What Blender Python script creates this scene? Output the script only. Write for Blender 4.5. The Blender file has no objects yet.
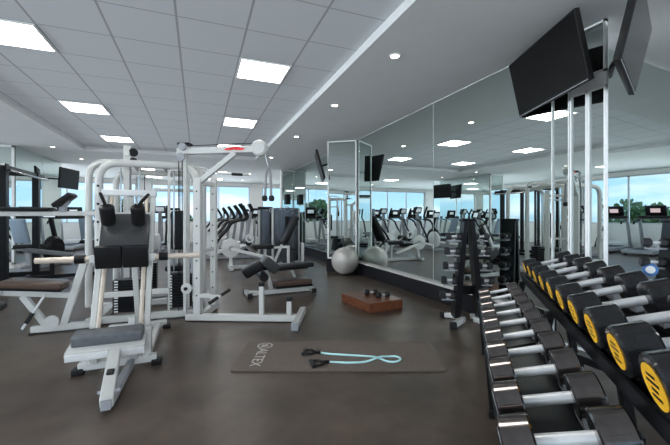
import bpy, bmesh, math, random
from mathutils import Vector, Matrix, Euler
random.seed(7)
PI = math.pi
R = math.radians
scene = bpy.context.scene
C = scene.collection

# ------------------------------------------------------------------ materials
def nt(m):
    m.use_nodes = True
    return m.node_tree, m.node_tree.nodes, m.node_tree.links

def mat(name, col, rough=0.5, metal=0.0, var=0.12, scale=18.0, spec=0.5, coat=0.0, bump=0.0):
    m = bpy.data.materials.new(name)
    t, N, L = nt(m)
    b = N['Principled BSDF']
    tc = N.new('ShaderNodeTexCoord')
    nz = N.new('ShaderNodeTexNoise'); nz.inputs['Scale'].default_value = scale; nz.inputs['Detail'].default_value = 4
    L.new(tc.outputs['Object'], nz.inputs['Vector'])
    rp = N.new('ShaderNodeValToRGB')
    rp.color_ramp.elements[0].position = 0.3; rp.color_ramp.elements[1].position = 0.7
    rp.color_ramp.elements[0].color = (*[max(0, c*(1-var)) for c in col], 1)
    rp.color_ramp.elements[1].color = (*[min(1, c*(1+var)) for c in col], 1)
    L.new(nz.outputs['Fac'], rp.inputs['Fac'])
    L.new(rp.outputs['Color'], b.inputs['Base Color'])
    b.inputs['Roughness'].default_value = rough
    b.inputs['Metallic'].default_value = metal
    b.inputs['Specular IOR Level'].default_value = spec
    b.inputs['Coat Weight'].default_value = coat
    if bump:
        bp = N.new('ShaderNodeBump'); bp.inputs['Strength'].default_value = bump; bp.inputs['Distance'].default_value = 0.01
        L.new(nz.outputs['Fac'], bp.inputs['Height']); L.new(bp.outputs['Normal'], b.inputs['Normal'])
    return m

def emat(name, col, strength):
    m = bpy.data.materials.new(name)
    t, N, L = nt(m)
    b = N['Principled BSDF']
    b.inputs['Base Color'].default_value = (0.9, 0.9, 0.9, 1)
    b.inputs['Emission Color'].default_value = (*col, 1)
    b.inputs['Emission Strength'].default_value = strength
    return m

def mirror_mat(name, col):
    m = bpy.data.materials.new(name)
    t, N, L = nt(m)
    N.remove(N['Principled BSDF'])
    g = N.new('ShaderNodeBsdfGlossy'); g.inputs['Color'].default_value = (*col, 1); g.inputs['Roughness'].default_value = 0.0
    L.new(g.outputs[0], N['Material Output'].inputs['Surface'])
    return m

def glass_mat():
    m = bpy.data.materials.new('window_glass')
    t, N, L = nt(m)
    N.remove(N['Principled BSDF'])
    a = N.new('ShaderNodeBsdfTransparent'); a.inputs['Color'].default_value = (0.97, 0.985, 0.99, 1)
    g = N.new('ShaderNodeBsdfGlossy'); g.inputs['Roughness'].default_value = 0.0
    mx = N.new('ShaderNodeMixShader'); mx.inputs[0].default_value = 0.06
    L.new(a.outputs[0], mx.inputs[1]); L.new(g.outputs[0], mx.inputs[2])
    L.new(mx.outputs[0], N['Material Output'].inputs['Surface'])
    return m

def floor_mat():
    m = bpy.data.materials.new('rubber_floor')
    t, N, L = nt(m)
    b = N['Principled BSDF']
    tc = N.new('ShaderNodeTexCoord')
    n1 = N.new('ShaderNodeTexNoise'); n1.inputs['Scale'].default_value = 1.7; n1.inputs['Detail'].default_value = 7; n1.inputs['Roughness'].default_value = 0.62
    n2 = N.new('ShaderNodeTexNoise'); n2.inputs['Scale'].default_value = 240; n2.inputs['Detail'].default_value = 2
    L.new(tc.outputs['Object'], n1.inputs['Vector']); L.new(tc.outputs['Object'], n2.inputs['Vector'])
    r1 = N.new('ShaderNodeValToRGB')
    r1.color_ramp.elements[0].position = 0.12; r1.color_ramp.elements[1].position = 0.88; r1.color_ramp.interpolation = 'EASE'
    r1.color_ramp.elements[0].color = (0.040, 0.029, 0.022, 1); r1.color_ramp.elements[1].color = (0.155, 0.120, 0.097, 1)
    r2 = N.new('ShaderNodeValToRGB')
    r2.color_ramp.elements[0].position = 0.35; r2.color_ramp.elements[1].position = 0.72
    r2.color_ramp.elements[0].color = (0.75, 0.75, 0.75, 1); r2.color_ramp.elements[1].color = (1.3, 1.28, 1.25, 1)
    L.new(n1.outputs['Fac'], r1.inputs['Fac']); L.new(n2.outputs['Fac'], r2.inputs['Fac'])
    mx = N.new('ShaderNodeMix'); mx.data_type = 'RGBA'; mx.blend_type = 'MULTIPLY'; mx.inputs[0].default_value = 1
    L.new(r1.outputs[0], mx.inputs[6]); L.new(r2.outputs[0], mx.inputs[7])
    L.new(mx.outputs[2], b.inputs['Base Color'])
    rr = N.new('ShaderNodeMapRange'); rr.inputs['To Min'].default_value = 0.285; rr.inputs['To Max'].default_value = 0.36
    L.new(n1.outputs['Fac'], rr.inputs['Value']); L.new(rr.outputs[0], b.inputs['Roughness'])
    b.inputs['Specular IOR Level'].default_value = 0.45
    bp = N.new('ShaderNodeBump'); bp.inputs['Strength'].default_value = 0.08; bp.inputs['Distance'].default_value = 0.004
    L.new(n2.outputs['Fac'], bp.inputs['Height']); L.new(bp.outputs['Normal'], b.inputs['Normal'])
    return m

TILE = 0.61
def tile_mat():
    """acoustic tiles on a 0.61 m grid with grey T-bar lines"""
    m = bpy.data.materials.new('ceiling_tile')
    t, N, L = nt(m)
    b = N['Principled BSDF']
    tc = N.new('ShaderNodeTexCoord'); sx = N.new('ShaderNodeSeparateXYZ')
    L.new(tc.outputs['Object'], sx.inputs[0])
    masks = []
    for ax, off, w in (('X', 0.43, 0.010), ('Y', 4.02, 0.006)):
        a = N.new('ShaderNodeMath'); a.operation = 'SUBTRACT'; a.inputs[1].default_value = off
        L.new(sx.outputs[ax], a.inputs[0])
        d = N.new('ShaderNodeMath'); d.operation = 'PINGPONG'; d.inputs[1].default_value = TILE/2
        L.new(a.outputs[0], d.inputs[0])
        l = N.new('ShaderNodeMath'); l.operation = 'LESS_THAN'; l.inputs[1].default_value = w
        L.new(d.outputs[0], l.inputs[0]); masks.append(l)
    mxm = N.new('ShaderNodeMath'); mxm.operation = 'MAXIMUM'
    L.new(masks[0].outputs[0], mxm.inputs[0]); L.new(masks[1].outputs[0], mxm.inputs[1])
    nz = N.new('ShaderNodeTexNoise'); nz.inputs['Scale'].default_value = 90; nz.inputs['Detail'].default_value = 3
    L.new(tc.outputs['Object'], nz.inputs['Vector'])
    rp = N.new('ShaderNodeValToRGB')
    rp.color_ramp.elements[0].color = (0.62, 0.65, 0.68, 1); rp.color_ramp.elements[1].color = (0.72, 0.75, 0.78, 1)
    L.new(nz.outputs['Fac'], rp.inputs['Fac'])
    mx = N.new('ShaderNodeMix'); mx.data_type = 'RGBA'
    L.new(mxm.outputs[0], mx.inputs[0]); L.new(rp.outputs[0], mx.inputs[6]); mx.inputs[7].default_value = (0.40, 0.42, 0.44, 1)
    L.new(mx.outputs[2], b.inputs['Base Color'])
    b.inputs['Roughness'].default_value = 0.8
    return m

def wood_mat():
    m = bpy.data.materials.new('stained_wood')
    t, N, L = nt(m)
    b = N['Principled BSDF']
    tc = N.new('ShaderNodeTexCoord'); mp = N.new('ShaderNodeMapping'); mp.inputs['Scale'].default_value = (14, 2.0, 14)
    L.new(tc.outputs['Object'], mp.inputs[0])
    nz = N.new('ShaderNodeTexNoise'); nz.inputs['Scale'].default_value = 3; nz.inputs['Detail'].default_value = 6; nz.inputs['Distortion'].default_value = 1.2
    L.new(mp.outputs[0], nz.inputs['Vector'])
    rp = N.new('ShaderNodeValToRGB')
    rp.color_ramp.elements[0].position = 0.3; rp.color_ramp.elements[1].position = 0.7
    rp.color_ramp.elements[0].color = (0.105, 0.038, 0.018, 1); rp.color_ramp.elements[1].color = (0.22, 0.082, 0.040, 1)
    L.new(nz.outputs['Fac'], rp.inputs['Fac']); L.new(rp.outputs[0], b.inputs['Base Color'])
    b.inputs['Roughness'].default_value = 0.3
    return m

M = dict(
    floor=floor_mat(), tile=tile_mat(), wood=wood_mat(), glass=glass_mat(),
    gypsum=mat('gypsum_ceiling', (0.66, 0.685, 0.69), 0.8, var=0.02, scale=3),
    wall=mat('white_wall', (0.80, 0.79, 0.77), 0.7, var=0.02, scale=3),
    recess=mat('recess_white', (0.62, 0.63, 0.63), 0.6, var=0.02),
    plinth=mat('black_plinth', (0.015, 0.016, 0.020), 0.35, var=0.2),
    ledge=mat('grey_ledge', (0.55, 0.53, 0.51), 0.4, var=0.05),
    mirror=mirror_mat('silver_mirror', (0.76, 0.83, 0.81)),
    frame=mat('mirror_frame_white', (0.80, 0.82, 0.82), 0.35, var=0.03),
    seam=mat('mirror_seam', (0.50, 0.55, 0.54), 0.4, var=0.03),
    mull=mat('window_mullion', (0.62, 0.64, 0.66), 0.4, 0.2, var=0.03),
    panel=emat('panel_diffuser', (1.0, 0.965, 0.91), 9.0),
    bulb=emat('downlight_bulb', (1.0, 0.88, 0.72), 14.0),
    white=mat('white_enamel', (0.53, 0.535, 0.52), 0.26, var=0.015),
    sheenmetal=mat('warm_sheen_metal', (0.70, 0.61, 0.52), 0.25, 0.35, var=0.06),  # warm reflection on the metal is painted into this tan colour
    silver=mat('silver_handle', (0.86, 0.86, 0.86), 0.32, 0.45, var=0.05),
    chrome=mat('chrome', (0.80, 0.80, 0.80), 0.12, 1.0, var=0.03),
    vinyl=mat('black_vinyl', (0.013, 0.013, 0.014), 0.36, var=0.2, scale=60, bump=0.05),
    greylitvinyl=mat('grey_lit_vinyl', (0.055, 0.055, 0.056), 0.30, var=0.12, scale=60, bump=0.05),
    sheenvinyl=mat('warm_sheen_vinyl', (0.10, 0.066, 0.05), 0.28, var=0.15, scale=60),  # brown tone is warm reflected light painted into the vinyl colour
    black=mat('black_metal', (0.010, 0.010, 0.011), 0.32, 0.2, var=0.2),
    rubber=mat('black_rubber', (0.020, 0.020, 0.021), 0.5, var=0.2),
    pad=mat('grey_rubber_pad', (0.13, 0.14, 0.15), 0.5, var=0.15),
    stack=mat('black_weight_plates', (0.018, 0.018, 0.020), 0.3, 0.4, var=0.2),
    mark=mat('white_mark', (0.85, 0.85, 0.85), 0.5, var=0.02),
    red=mat('red_mark', (0.75, 0.05, 0.06), 0.4, var=0.05),
    shroud=mat('gunmetal_shroud', (0.17, 0.185, 0.21), 0.26, 0.85, var=0.06, scale=5),
    head=mat('polished_dark_head', (0.20, 0.18, 0.175), 0.16, 0.95, var=0.15),
    headb=mat('black_urethane_head', (0.022, 0.022, 0.024), 0.22, 0.2, var=0.2, coat=0.3),
    hex=mat('hex_rubber_head', (0.045, 0.045, 0.047), 0.35, 0.2, var=0.2),
    yellow=mat('yellow_emblem', (0.80, 0.45, 0.03), 0.45, var=0.08),
    saddle=mat('grey_saddle', (0.26, 0.26, 0.27), 0.4, var=0.1),
    mat_foam=mat('taupe_foam', (0.165, 0.136, 0.117), 0.75, var=0.08, scale=40),
    print=mat('white_print', (0.58, 0.56, 0.53), 0.6, var=0.04),
    band=mat('aqua_tube', (0.52, 0.80, 0.82), 0.35, var=0.06),
    ball=mat('pearl_vinyl', (0.58, 0.56, 0.53), 0.27, 0.4, var=0.05, scale=4),
    screen=mat('tv_screen', (0.006, 0.0055, 0.006), 0.3, spec=0.25, var=0.1),
    greyscreen=mat('tv_screen_glossy', (0.03, 0.03, 0.032), 0.12, var=0.1),
    redscreen=emat('console_screen_red', (0.9, 0.10, 0.08), 0.25),
    bluescreen=emat('console_screen_grey', (0.30, 0.38, 0.45), 0.35),
    greyplastic=mat('grey_plastic', (0.30, 0.31, 0.33), 0.4, var=0.08),
    lightplastic=mat('light_plastic', (0.62, 0.63, 0.63), 0.4, var=0.05),
    bluepanel=mat('blue_grey_panel', (0.26, 0.33, 0.40), 0.35, var=0.06),
    leaf=mat('foliage', (0.20, 0.30, 0.12), 0.7, var=0.5, scale=2),
    bark=mat('bark', (0.12, 0.09, 0.06), 0.9, var=0.3),
    blue=mat('blue_rim', (0.10, 0.24, 0.55), 0.4, var=0.08),
    ground=mat('outdoor_lawn', (0.13, 0.20, 0.10), 0.9, var=0.4, scale=0.3),
)

# ------------------------------------------------------------------ mesh builder
class MB:
    def __init__(self): self.bm = bmesh.new()
    def _add(self, verts, faces):
        vs = [self.bm.verts.new(v) for v in verts]
        for f in faces:
            try: self.bm.faces.new([vs[i] for i in f])
            except ValueError: pass
        return vs
    def box(self, c, s, rot=None, bevel=0.0, seg=2):
        c = Vector(c); hx, hy, hz = s[0]/2, s[1]/2, s[2]/2
        mtx = (rot.to_matrix() if isinstance(rot, Euler) else rot) if rot is not None else Matrix.Identity(3)
        t = bmesh.new()
        vs = [t.verts.new((x, y, z)) for x in (-hx, hx) for y in (-hy, hy) for z in (-hz, hz)]
        for f in ((0,1,3,2), (4,6,7,5), (0,4,5,1), (2,3,7,6), (0,2,6,4), (1,5,7,3)):
            t.faces.new([vs[i] for i in f])
        if bevel > 0:
            bmesh.ops.bevel(t, geom=list(t.edges), offset=min(bevel, 0.49*min(s)), segments=seg, profile=0.5, affect='EDGES')
        self._merge(t, mtx, c); return self
    def _merge(self, t, mtx, c):
        idx = {}
        for v in t.verts: idx[v] = self.bm.verts.new(mtx @ v.co + c)
        for f in t.faces:
            try: self.bm.faces.new([idx[v] for v in f.verts])
            except ValueError: pass
        t.free()
    def beam(self, p, q, w, h=None, bevel=0.006):
        p, q = Vector(p), Vector(q); d = q-p; L = d.length; d.normalize(); h = h or w
        up = Vector((0, 0, 1)) if abs(d.z) < 0.95 else Vector((0, 1, 0))
        y = up.cross(d).normalized(); z = d.cross(y)
        m = Matrix((d, y, z)).transposed()
        return self.box((p+q)/2, (L, w, h), m, bevel, 1)
    def tube(self, pts, r, seg=10, closed=False, cap=True):
        pts = [Vector(p) for p in pts]; n = len(pts)
        rr = r if isinstance(r, (list, tuple)) else [r]*n
        tg = []
        for i in range(n):
            a = pts[(i-1) % n] if (closed or i > 0) else pts[i]
            b = pts[(i+1) % n] if (closed or i < n-1) else pts[i]
            tg.append((b-a).normalized())
        t0 = tg[0]; up = Vector((0, 0, 1)) if abs(t0.z) < 0.9 else Vector((1, 0, 0))
        nrm = (up - t0*up.dot(t0)).normalized(); rings = []
        for i in range(n):
            if i: nrm = (nrm - tg[i]*nrm.dot(tg[i])).normalized()
            bn = tg[i].cross(nrm)
            rings.append([self.bm.verts.new(pts[i] + (nrm*math.cos(2*PI*k/seg) + bn*math.sin(2*PI*k/seg))*rr[i]) for k in range(seg)])
        for i in range(n if closed else n-1):
            a, b = rings[i], rings[(i+1) % n]
            for k in range(seg):
                self.bm.faces.new((a[k], a[(k+1) % seg], b[(k+1) % seg], b[k]))
        if cap and not closed:
            self.bm.faces.new(rings[0][::-1]); self.bm.faces.new(rings[-1])
        return self
    def cyl(self, p, q, r, seg=16, r2=None): return self.tube([p, q], [r, r2 if r2 is not None else r], seg)
    def lathe(self, prof, o=(0,0,0), axis=(0,0,1), seg=20):
        o = Vector(o); a = Vector(axis).normalized()
        up = Vector((0,0,1)) if abs(a.z) < 0.9 else Vector((1,0,0))
        u = (up - a*up.dot(a)).normalized(); v = a.cross(u); rings = []
        for (r, z) in prof:
            if r < 1e-6: rings.append([self.bm.verts.new(o + a*z)])
            else: rings.append([self.bm.verts.new(o + a*z + (u*math.cos(2*PI*k/seg)+v*math.sin(2*PI*k/seg))*r) for k in range(seg)])
        for A, B in zip(rings, rings[1:]):
            for k in range(seg):
                j = (k+1) % seg
                if len(A) == 1 and len(B) == 1: continue
                if len(A) == 1: self.bm.faces.new((A[0], B[j], B[k]))
                elif len(B) == 1: self.bm.faces.new((A[k], A[j], B[0]))
                else: self.bm.faces.new((A[k], A[j], B[j], B[k]))
        return self
    def prism(self, poly, depth, o=(0,0,0), m=None):
        """poly: 2d (a,b); extruded by depth along local z of matrix m"""
        o = Vector(o); m = m or Matrix.Identity(3); n = len(poly)
        a = [self.bm.verts.new(o + m @ Vector((x, y, -depth/2))) for x, y in poly]
        b = [self.bm.verts.new(o + m @ Vector((x, y, depth/2))) for x, y in poly]
        self.bm.faces.new(a[::-1]); self.bm.faces.new(b)
        for i in range(n):
            j = (i+1) % n; self.bm.faces.new((a[i], a[j], b[j], b[i]))
        return self
    def quad(self, *p): self._add(p, [tuple(range(len(p)))]); return self
    def build(self, name, m, parent=None, smooth=True, loc=None, rotz=0.0):
        bmesh.ops.recalc_face_normals(self.bm, faces=list(self.bm.faces))
        me = bpy.data.meshes.new(name); self.bm.to_mesh(me); self.bm.free()
        if smooth:
            for p in me.polygons: p.use_smooth = True
            me.set_sharp_from_angle(angle=R(38))
        me.materials.append(m)
        o = bpy.data.objects.new(name, me); C.objects.link(o)
        if parent is not None: o.parent = parent
        if loc is not None: o.location = loc
        o.rotation_euler.z = rotz
        return o

def fillet(pts, r, n=6, closed=False):
    pts = [Vector(p) for p in pts]; out = []
    N = len(pts)
    for i, p in enumerate(pts):
        if not closed and i in (0, N-1): out.append(p); continue
        a = (pts[(i-1) % N]-p); b = (pts[(i+1) % N]-p)
        rr = min(r, a.length*0.49, b.length*0.49)
        A = p + a.normalized()*rr; B = p + b.normalized()*rr
        for k in range(n+1):
            t = k/n; out.append(A*(1-t)**2 + p*2*t*(1-t) + B*t*t)
    return out

def tag(o, label, cat, group=None):
    o['label'] = label; o['category'] = cat
    if group: o['group'] = group
    return o
def thing(name, label, cat, loc=(0,0,0), rotz=0.0, group=None):
    o = bpy.data.objects.new(name, None); C.objects.link(o)
    o.location = loc; o.rotation_euler = (0, 0, rotz); o.empty_display_size = 0.1
    return tag(o, label, cat, group)
def struct(o): o['kind'] = 'structure'; return o
def dup(root, loc=None, rot=None, label=None, group=None, scale=None):
    r = root.copy(); C.objects.link(r)
    if loc is not None: r.location = loc
    if rot is not None: r.rotation_euler = rot if not isinstance(rot, (int, float)) else (0, 0, rot)
    if scale is not None: r.scale = (scale,)*3
    if label: r['label'] = label
    if group: r['group'] = group
    for ch in list(root.children):
        c = ch.copy(); C.objects.link(c); c.parent = r
        for g in list(ch.children):
            d = g.copy(); C.objects.link(d); d.parent = c
    return r
def smooth_path(pts, n=5):
    out = []
    for i in range(len(pts)-1):
        p0, p1, p2, p3 = pts[max(i-1, 0)], pts[i], pts[i+1], pts[min(i+2, len(pts)-1)]
        for k in range(n):
            t = k/n
            out.append(0.5*((2*p1) + (p2-p0)*t + (2*p0-5*p1+4*p2-p3)*t*t + (3*p1-p0-3*p2+p3)*t**3))
    return out + [pts[-1]]
ORD = ['first', 'second', 'third', 'fourth', 'fifth', 'sixth', 'seventh', 'eighth', 'ninth', 'tenth']

# ------------------------------------------------------------------ camera
F_PX = 350.0
YAW = math.atan(137/350)
CAM_H = 1.2
cam = bpy.data.cameras.new('camera'); co = bpy.data.objects.new('camera', cam); C.objects.link(co)
cam.sensor_fit = 'HORIZONTAL'; cam.sensor_width = 36; cam.lens = 36*F_PX/670
cam.shift_y = -5.1/670
cam.clip_start = 0.02
co.location = (0, 0, CAM_H); co.rotation_euler = (PI/2, 0, -YAW)
scene.camera = co

# ------------------------------------------------------------------ room shell
ZC, ZT = 2.90, 2.99
XL, XR, YB, YN, XM, XE, YA = -8.7, 15.5, 18.0, -5.0, 3.23, 4.3, 2.30
struct(MB().box((3.4, 6.5, -0.05), (24.6, 23.4, 0.1)).build('floor', M['floor'], smooth=False))

# perimeter gypsum ceiling with recessed tiled fields
holes = [(-2.69, 1.60, -2.0, 10.55), (5.2, 10.7, -3.9, 1.4)]
def ceil_rects():
    xs = sorted({XL-.2, XR+.2, *[v for h in holes for v in h[:2]]}); ys = sorted({YN-.2, YB+.2, *[v for h in holes for v in h[2:]]})
    for x0, x1 in zip(xs, xs[1:]):
        for y0, y1 in zip(ys, ys[1:]):
            cx, cy = (x0+x1)/2, (y0+y1)/2
            if any(h[0] < cx < h[1] and h[2] < cy < h[3] for h in holes): continue
            yield x0, x1, y0, y1
b = MB()
for x0, x1, y0, y1 in ceil_rects(): b.box(((x0+x1)/2, (y0+y1)/2, ZC+0.06), (x1-x0, y1-y0, 0.12))
ceiling = struct(b.build('ceiling', M['gypsum'], smooth=False))
for i, h in enumerate(holes):
    struct(MB().box(((h[0]+h[1])/2, (h[2]+h[3])/2, ZT+0.04), (h[1]-h[0], h[3]-h[2], 0.08)).build('trim_%d' % (i+1), M['tile'], ceiling, smooth=False))
    t = MB(); w = 0.012
    t.box((h[0]+w/2, (h[2]+h[3])/2, ZC+.045), (w, h[3]-h[2], .09)); t.box((h[1]-w/2, (h[2]+h[3])/2, ZC+.045), (w, h[3]-h[2], .09))
    t.box(((h[0]+h[1])/2, h[2]+w/2, ZC+.045), (h[1]-h[0], w, .09)); t.box(((h[0]+h[1])/2, h[3]-w/2, ZC+.045), (h[1]-h[0], w, .09))
    struct(t.build('trim_%d' % (i+3), M['recess'], ceiling, smooth=False))

SILL, HEAD = 0.95, 2.75
wn = [0]
def window_wall(name, p, q, piers, n_out):
    """low wall + header + piers + windows between piers along p->q; piers: list of (s0,s1)"""
    p, q = Vector((*p, 0)), Vector((*q, 0)); d = (q-p); L = d.length; d.normalize(); n = Vector((*n_out, 0)); ang = math.atan2(d.y, d.x)
    m = Matrix.Rotation(ang, 3, 'Z'); th = 0.16
    def at(s, z, off=0): v = p + d*s + n*(th/2+off); return (v.x, v.y, z)
    w = MB(); w.box(at(L/2, SILL/2), (L, th, SILL), m); w.box(at(L/2, (HEAD+ZC)/2), (L, th, ZC-HEAD), m)
    for a, c in piers: w.box(at((a+c)/2, (SILL+HEAD)/2, -0.03), (c-a, th+.06, HEAD-SILL), m)
    struct(w.build(name, M['wall'], smooth=False))
    edges = [0] + [v for pc in piers for v in pc] + [L]
    for a, c in zip(edges[::2], edges[1::2]):
        if c-a < 0.3: continue
        wn[0] += 1; f = MB(); k = max(1, round((c-a)/1.55)); fw = 0.05
        for i in range(k+1):
            s = a + (c-a)*i/k; s = min(max(s, a+fw/2), c-fw/2); f.box(at(s, (SILL+HEAD)/2), (fw, .07, HEAD-SILL), m)
        for z in (SILL+fw/2, HEAD-fw/2): f.box(at((a+c)/2, z), (c-a, .07, fw), m)
        fo = struct(f.build('window_%d' % wn[0], M['mull'], smooth=False))
        g = MB(); P0, P1 = at(a, SILL+.02), at(c, SILL+.02)
        g.quad(P0, P1, (P1[0], P1[1], HEAD-.02), (P0[0], P0[1], HEAD-.02)); g.build('window_pane', M['glass'], fo, smooth=False)

window_wall('wall_back', (XL, YB), (XE, YB), [(1.6, 2.2), (6.1, 6.7), (11.13, 11.75)], (0, 1))
window_wall('wall_left', (XL, YN), (XL, YB), [(4.0, 4.7), (9.4, 10.1), (15, 15.7), (20.5, 21.2)], (-1, 0))
window_wall('wall_right_far', (XR, YN), (XR, YA), [(6.3, 6.9)], (1, 0))
window_wall('wall_front', (XL, YN), (XR, YN), [(5, 5.7), (11, 11.7), (17, 17.7)], (0, -1))  # windows behind the camera are added to bring in ambient light
# right partition block that carries the mirrors (L-shaped)
w = MB()
w.box((XM+.11, (2.25+12.4)/2, ZC/2), (.17, 12.4-2.25, ZC))
struct(w.build('wall_right', M['wall'], smooth=False))
struct(MB().box((XE+.08, (12.6+YB)/2, ZC/2), (.16, YB-12.6, ZC)).build('wall_right_rear', M['wall'], smooth=False))
struct(MB().box(((XM+.18+XE+.16)/2, 12.5, ZC/2), (XE-XM-.02, .2, ZC)).build('wall_right_return', M['wall'], smooth=False))
AV0, AV1 = Vector((3.80, 2.249, 0)), Vector((15.5, 3.13, 0))
ad = (AV1-AV0).normalized(); an = Vector((ad.y, -ad.x, 0)); am = Matrix.Rotation(math.atan2(ad.y, ad.x), 3, 'Z')
mid = (AV0+AV1)/2 - an*0.13
struct(MB().box((mid.x, mid.y, ZC/2), ((AV1-AV0).length, .2, ZC), am).build('wall_alcove', M['wall'], smooth=False))

# plinth + ledge below the right mirror
def strip(name, pts, z0, z1, th, m, side=1):
    o = MB()
    for a, c in zip(pts, pts[1:]):
        a, c = Vector((*a, 0)), Vector((*c, 0)); d = (c-a).normalized(); n = Vector((-d.y, d.x, 0))*side
        mid = (a+c)/2 + n*th/2
        o.box((mid.x, mid.y, (z0+z1)/2), ((c-a).length, th, z1-z0), Matrix.Rotation(math.atan2(d.y, d.x), 3, 'Z'))
    return struct(o.build(name, m, smooth=False))
ZP = 0.265
strip('baseboard_right', [(XM, 2.42), (XM, 6.94)], 0, ZP-.035, .05, M['plinth'])
strip('trim_5', [(XM, 2.42), (XM, 6.94)], ZP-.035, ZP, .06, M['ledge'])
strip('baseboard_right_rear', [(XM, 7.4), (XM, 12.2)], 0, ZP, .05, M['plinth'])
strip('baseboard_panel', [(XM-.02, 6.93), (2.69, 7.345)], 0, ZP+.02, .05, M['plinth'])

def wall_mirror(label, a, c, z0, z1, seams=(), frame=0.0, side=1, off=0.0, th=.012):
    a, c = Vector((*a, 0)), Vector((*c, 0)); d = (c-a); L = d.length; d.normalize(); n = Vector((-d.y, d.x, 0))*side
    o = thing('wall_mirror', label, 'mirror', ((a+c)/2 + Vector((0,0,z0)))[:], math.atan2(d.y, d.x))
    s = side
    cuts = [0, *seams, L]
    for u, v in zip(cuts, cuts[1:]):
        MB().box(((u+v)/2-L/2, s*(off+th/2), (z1-z0)/2), (v-u-.006, th, z1-z0-.004)).build('mirror_panel', M['mirror'], o, smooth=False)
    if seams:
        e = MB()
        for u in seams: e.box((u-L/2, s*(off+th/2), (z1-z0)/2), (.008, th+.004, z1-z0-.01))
        e.build('seam', M['seam'], o, smooth=False)
    if frame:
        f = MB(); y = s*(off+th/2+.006)
        for x in (-L/2+frame/2, L/2-frame/2): f.box((x, y, (z1-z0)/2), (frame, th+.02, z1-z0))
        for z in (frame/2, z1-z0-frame/2): f.box((0, y, z), (L, th+.02, frame))
        f.build('mirror_frame', M['frame'], o, smooth=False)
    return o
wall_mirror('large frameless wall mirror behind the exercise ball and dumbbell rack', (XM+.02, 2.425), (XM+.02, 6.94), ZP, ZC-.012, (1.86,))
wall_mirror('narrow mirror strip between the big mirror and white framed corner', (XM+.02, 2.245), (XM+.02, 2.42), 0.0, ZC-.012, (), .010)
wall_mirror('far mirror beyond the angled panel, on the right wall', (XM+.02, 7.4), (XM+.02, 12.3), ZP, ZC-.012, (2.4,))
wall_mirror('angled white framed mirror panel standing behind the exercise ball', (XM, 6.945), (2.70, 7.345), ZP+.02, ZC-.01, (), .028)
struct(MB().prism([(XM+.02, 6.965), (2.715, 7.36), (XM+.02, 7.37)], ZC, (0, 0, ZC/2)).build('wall_column', M['wall'], smooth=False))
# corner column: two narrow framed mirrors
CX = XM+.02
struct(MB().prism([(CX+.014, 1.935), (3.82, 2.275), (3.82, 2.36), (CX+.014, 2.245)], ZC, (0, 0, ZC/2)).build('wall_corner', M['wall'], smooth=False))
wall_mirror('left of the two narrow white framed mirrors on the corner column', (CX, 2.082), (CX, 2.238), 0.0, 2.33, (), .016)
wall_mirror('right of the two narrow white framed mirrors on the corner column', (CX, 1.93), (CX, 2.078), 0.0, 2.33, (), .016)
wall_mirror('upper framed mirror on the corner column between the two screens', (CX, 1.93), (CX, 2.238), 2.45, ZC-.01, (), .02)
struct(MB().box((CX-.006, 2.084, 2.39), (.035, .31, .12), None, .004).build('trim_6', M['frame'], smooth=False))
a0 = AV0 + ad*0.02; a1 = AV0 + ad*7.5
wall_mirror('wide mirror on the right hand wall behind the second dumbbell tree', (a1.x, a1.y), (a0.x, a0.y), 0.0, ZC-.012, (3.7,), 0, off=-.025)
# far right pilaster (mirrored) and left partition with mirrors
struct(MB().box((3.04, 12.5, ZC/2), (.52, .2, ZC)).build('wall_pilaster', M['wall'], smooth=False))
wall_mirror('narrow mirror on the far pilaster beside the gunmetal machine towers', (3.30, 12.39), (2.79, 12.39), 0.1, ZC-.01, (), .03)
struct(MB().box((-4.35, 11.9, ZC/2), (.66, 3.0, ZC)).build('wall_left_partition', M['wall'], smooth=False))
wall_mirror('framed mirror on the end of the left partition', (-4.01, 10.39), (-4.67, 10.39), 0.1, ZC-.02, (), .045)
wall_mirror('long mirror on the side of the left partition beside the small screen', (-4.01, 10.42), (-4.01, 13.38), 0.1, ZC-.012, (1.5,), 0, side=-1)

# ------------------------------------------------------------------ ceiling lights
def panel_light(label, x, y, z):
    o = thing('ceiling_light', label, 'ceiling light', (x, y, z), 0, 'square ceiling light panels')
    f = MB(); s = .59; w = .022
    for sx in (-1, 1):
        f.box((sx*(s/2-w/2), 0, -.006), (w, s, .012)); f.box((0, sx*(s/2-w/2), -.006), (s-2*w, w, .012))
    f.build('frame', M['frame'], o, smooth=False)
    MB().box((0, 0, -.003), (s-2*w, s-2*w, .004)).build('diffuser', M['panel'], o, smooth=False)
    return o
XA, XB_ = -1.705, 0.735
for lab, x, y in [('large bright square ceiling panel at the top left edge', XA, 4.325), ('bright square ceiling panel nearest on the right of the tiled field', XB_, 4.325),
                  ('middle square ceiling panel of the left row', XA, 6.81), ('middle square ceiling panel of the right row', XB_, 6.81),
                  ('farthest square ceiling panel of the left row on the tiled field', XA, 9.25), ('farthest square ceiling panel of the right row above the white cable arm', XB_, 9.25),
                  ('square ceiling panel of the left row over the foreground, seen only in mirrors', XA, 1.885), ('square ceiling panel of the right row over the foreground, seen only in mirrors', XB_, 1.885)]:
    panel_light(lab, x, y, ZT)
for lab, x, y in [('small far ceiling panel at left beyond the tiled field', XA, 13.9), ('small far ceiling panel at right beyond the tiled field', XB_, 13.9),
                  ('smallest ceiling panel at left near the back windows', XA, 16.4), ('smallest ceiling panel at right near the back windows', XB_, 16.4)]:
    panel_light(lab, x, y, ZC)
for i, (x, y) in enumerate([(7.0, -0.5), (9.2, -2.4), (-6.2, 3.2), (-6.2, 7.5)]):
    panel_light('square ceiling panel seen only in the mirrors, ' + ['over the right hand room', 'deep in the right hand room', 'over the near left cardio row', 'over the far left cardio row'][i], x, y, ZT if i < 2 else ZC)
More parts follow.
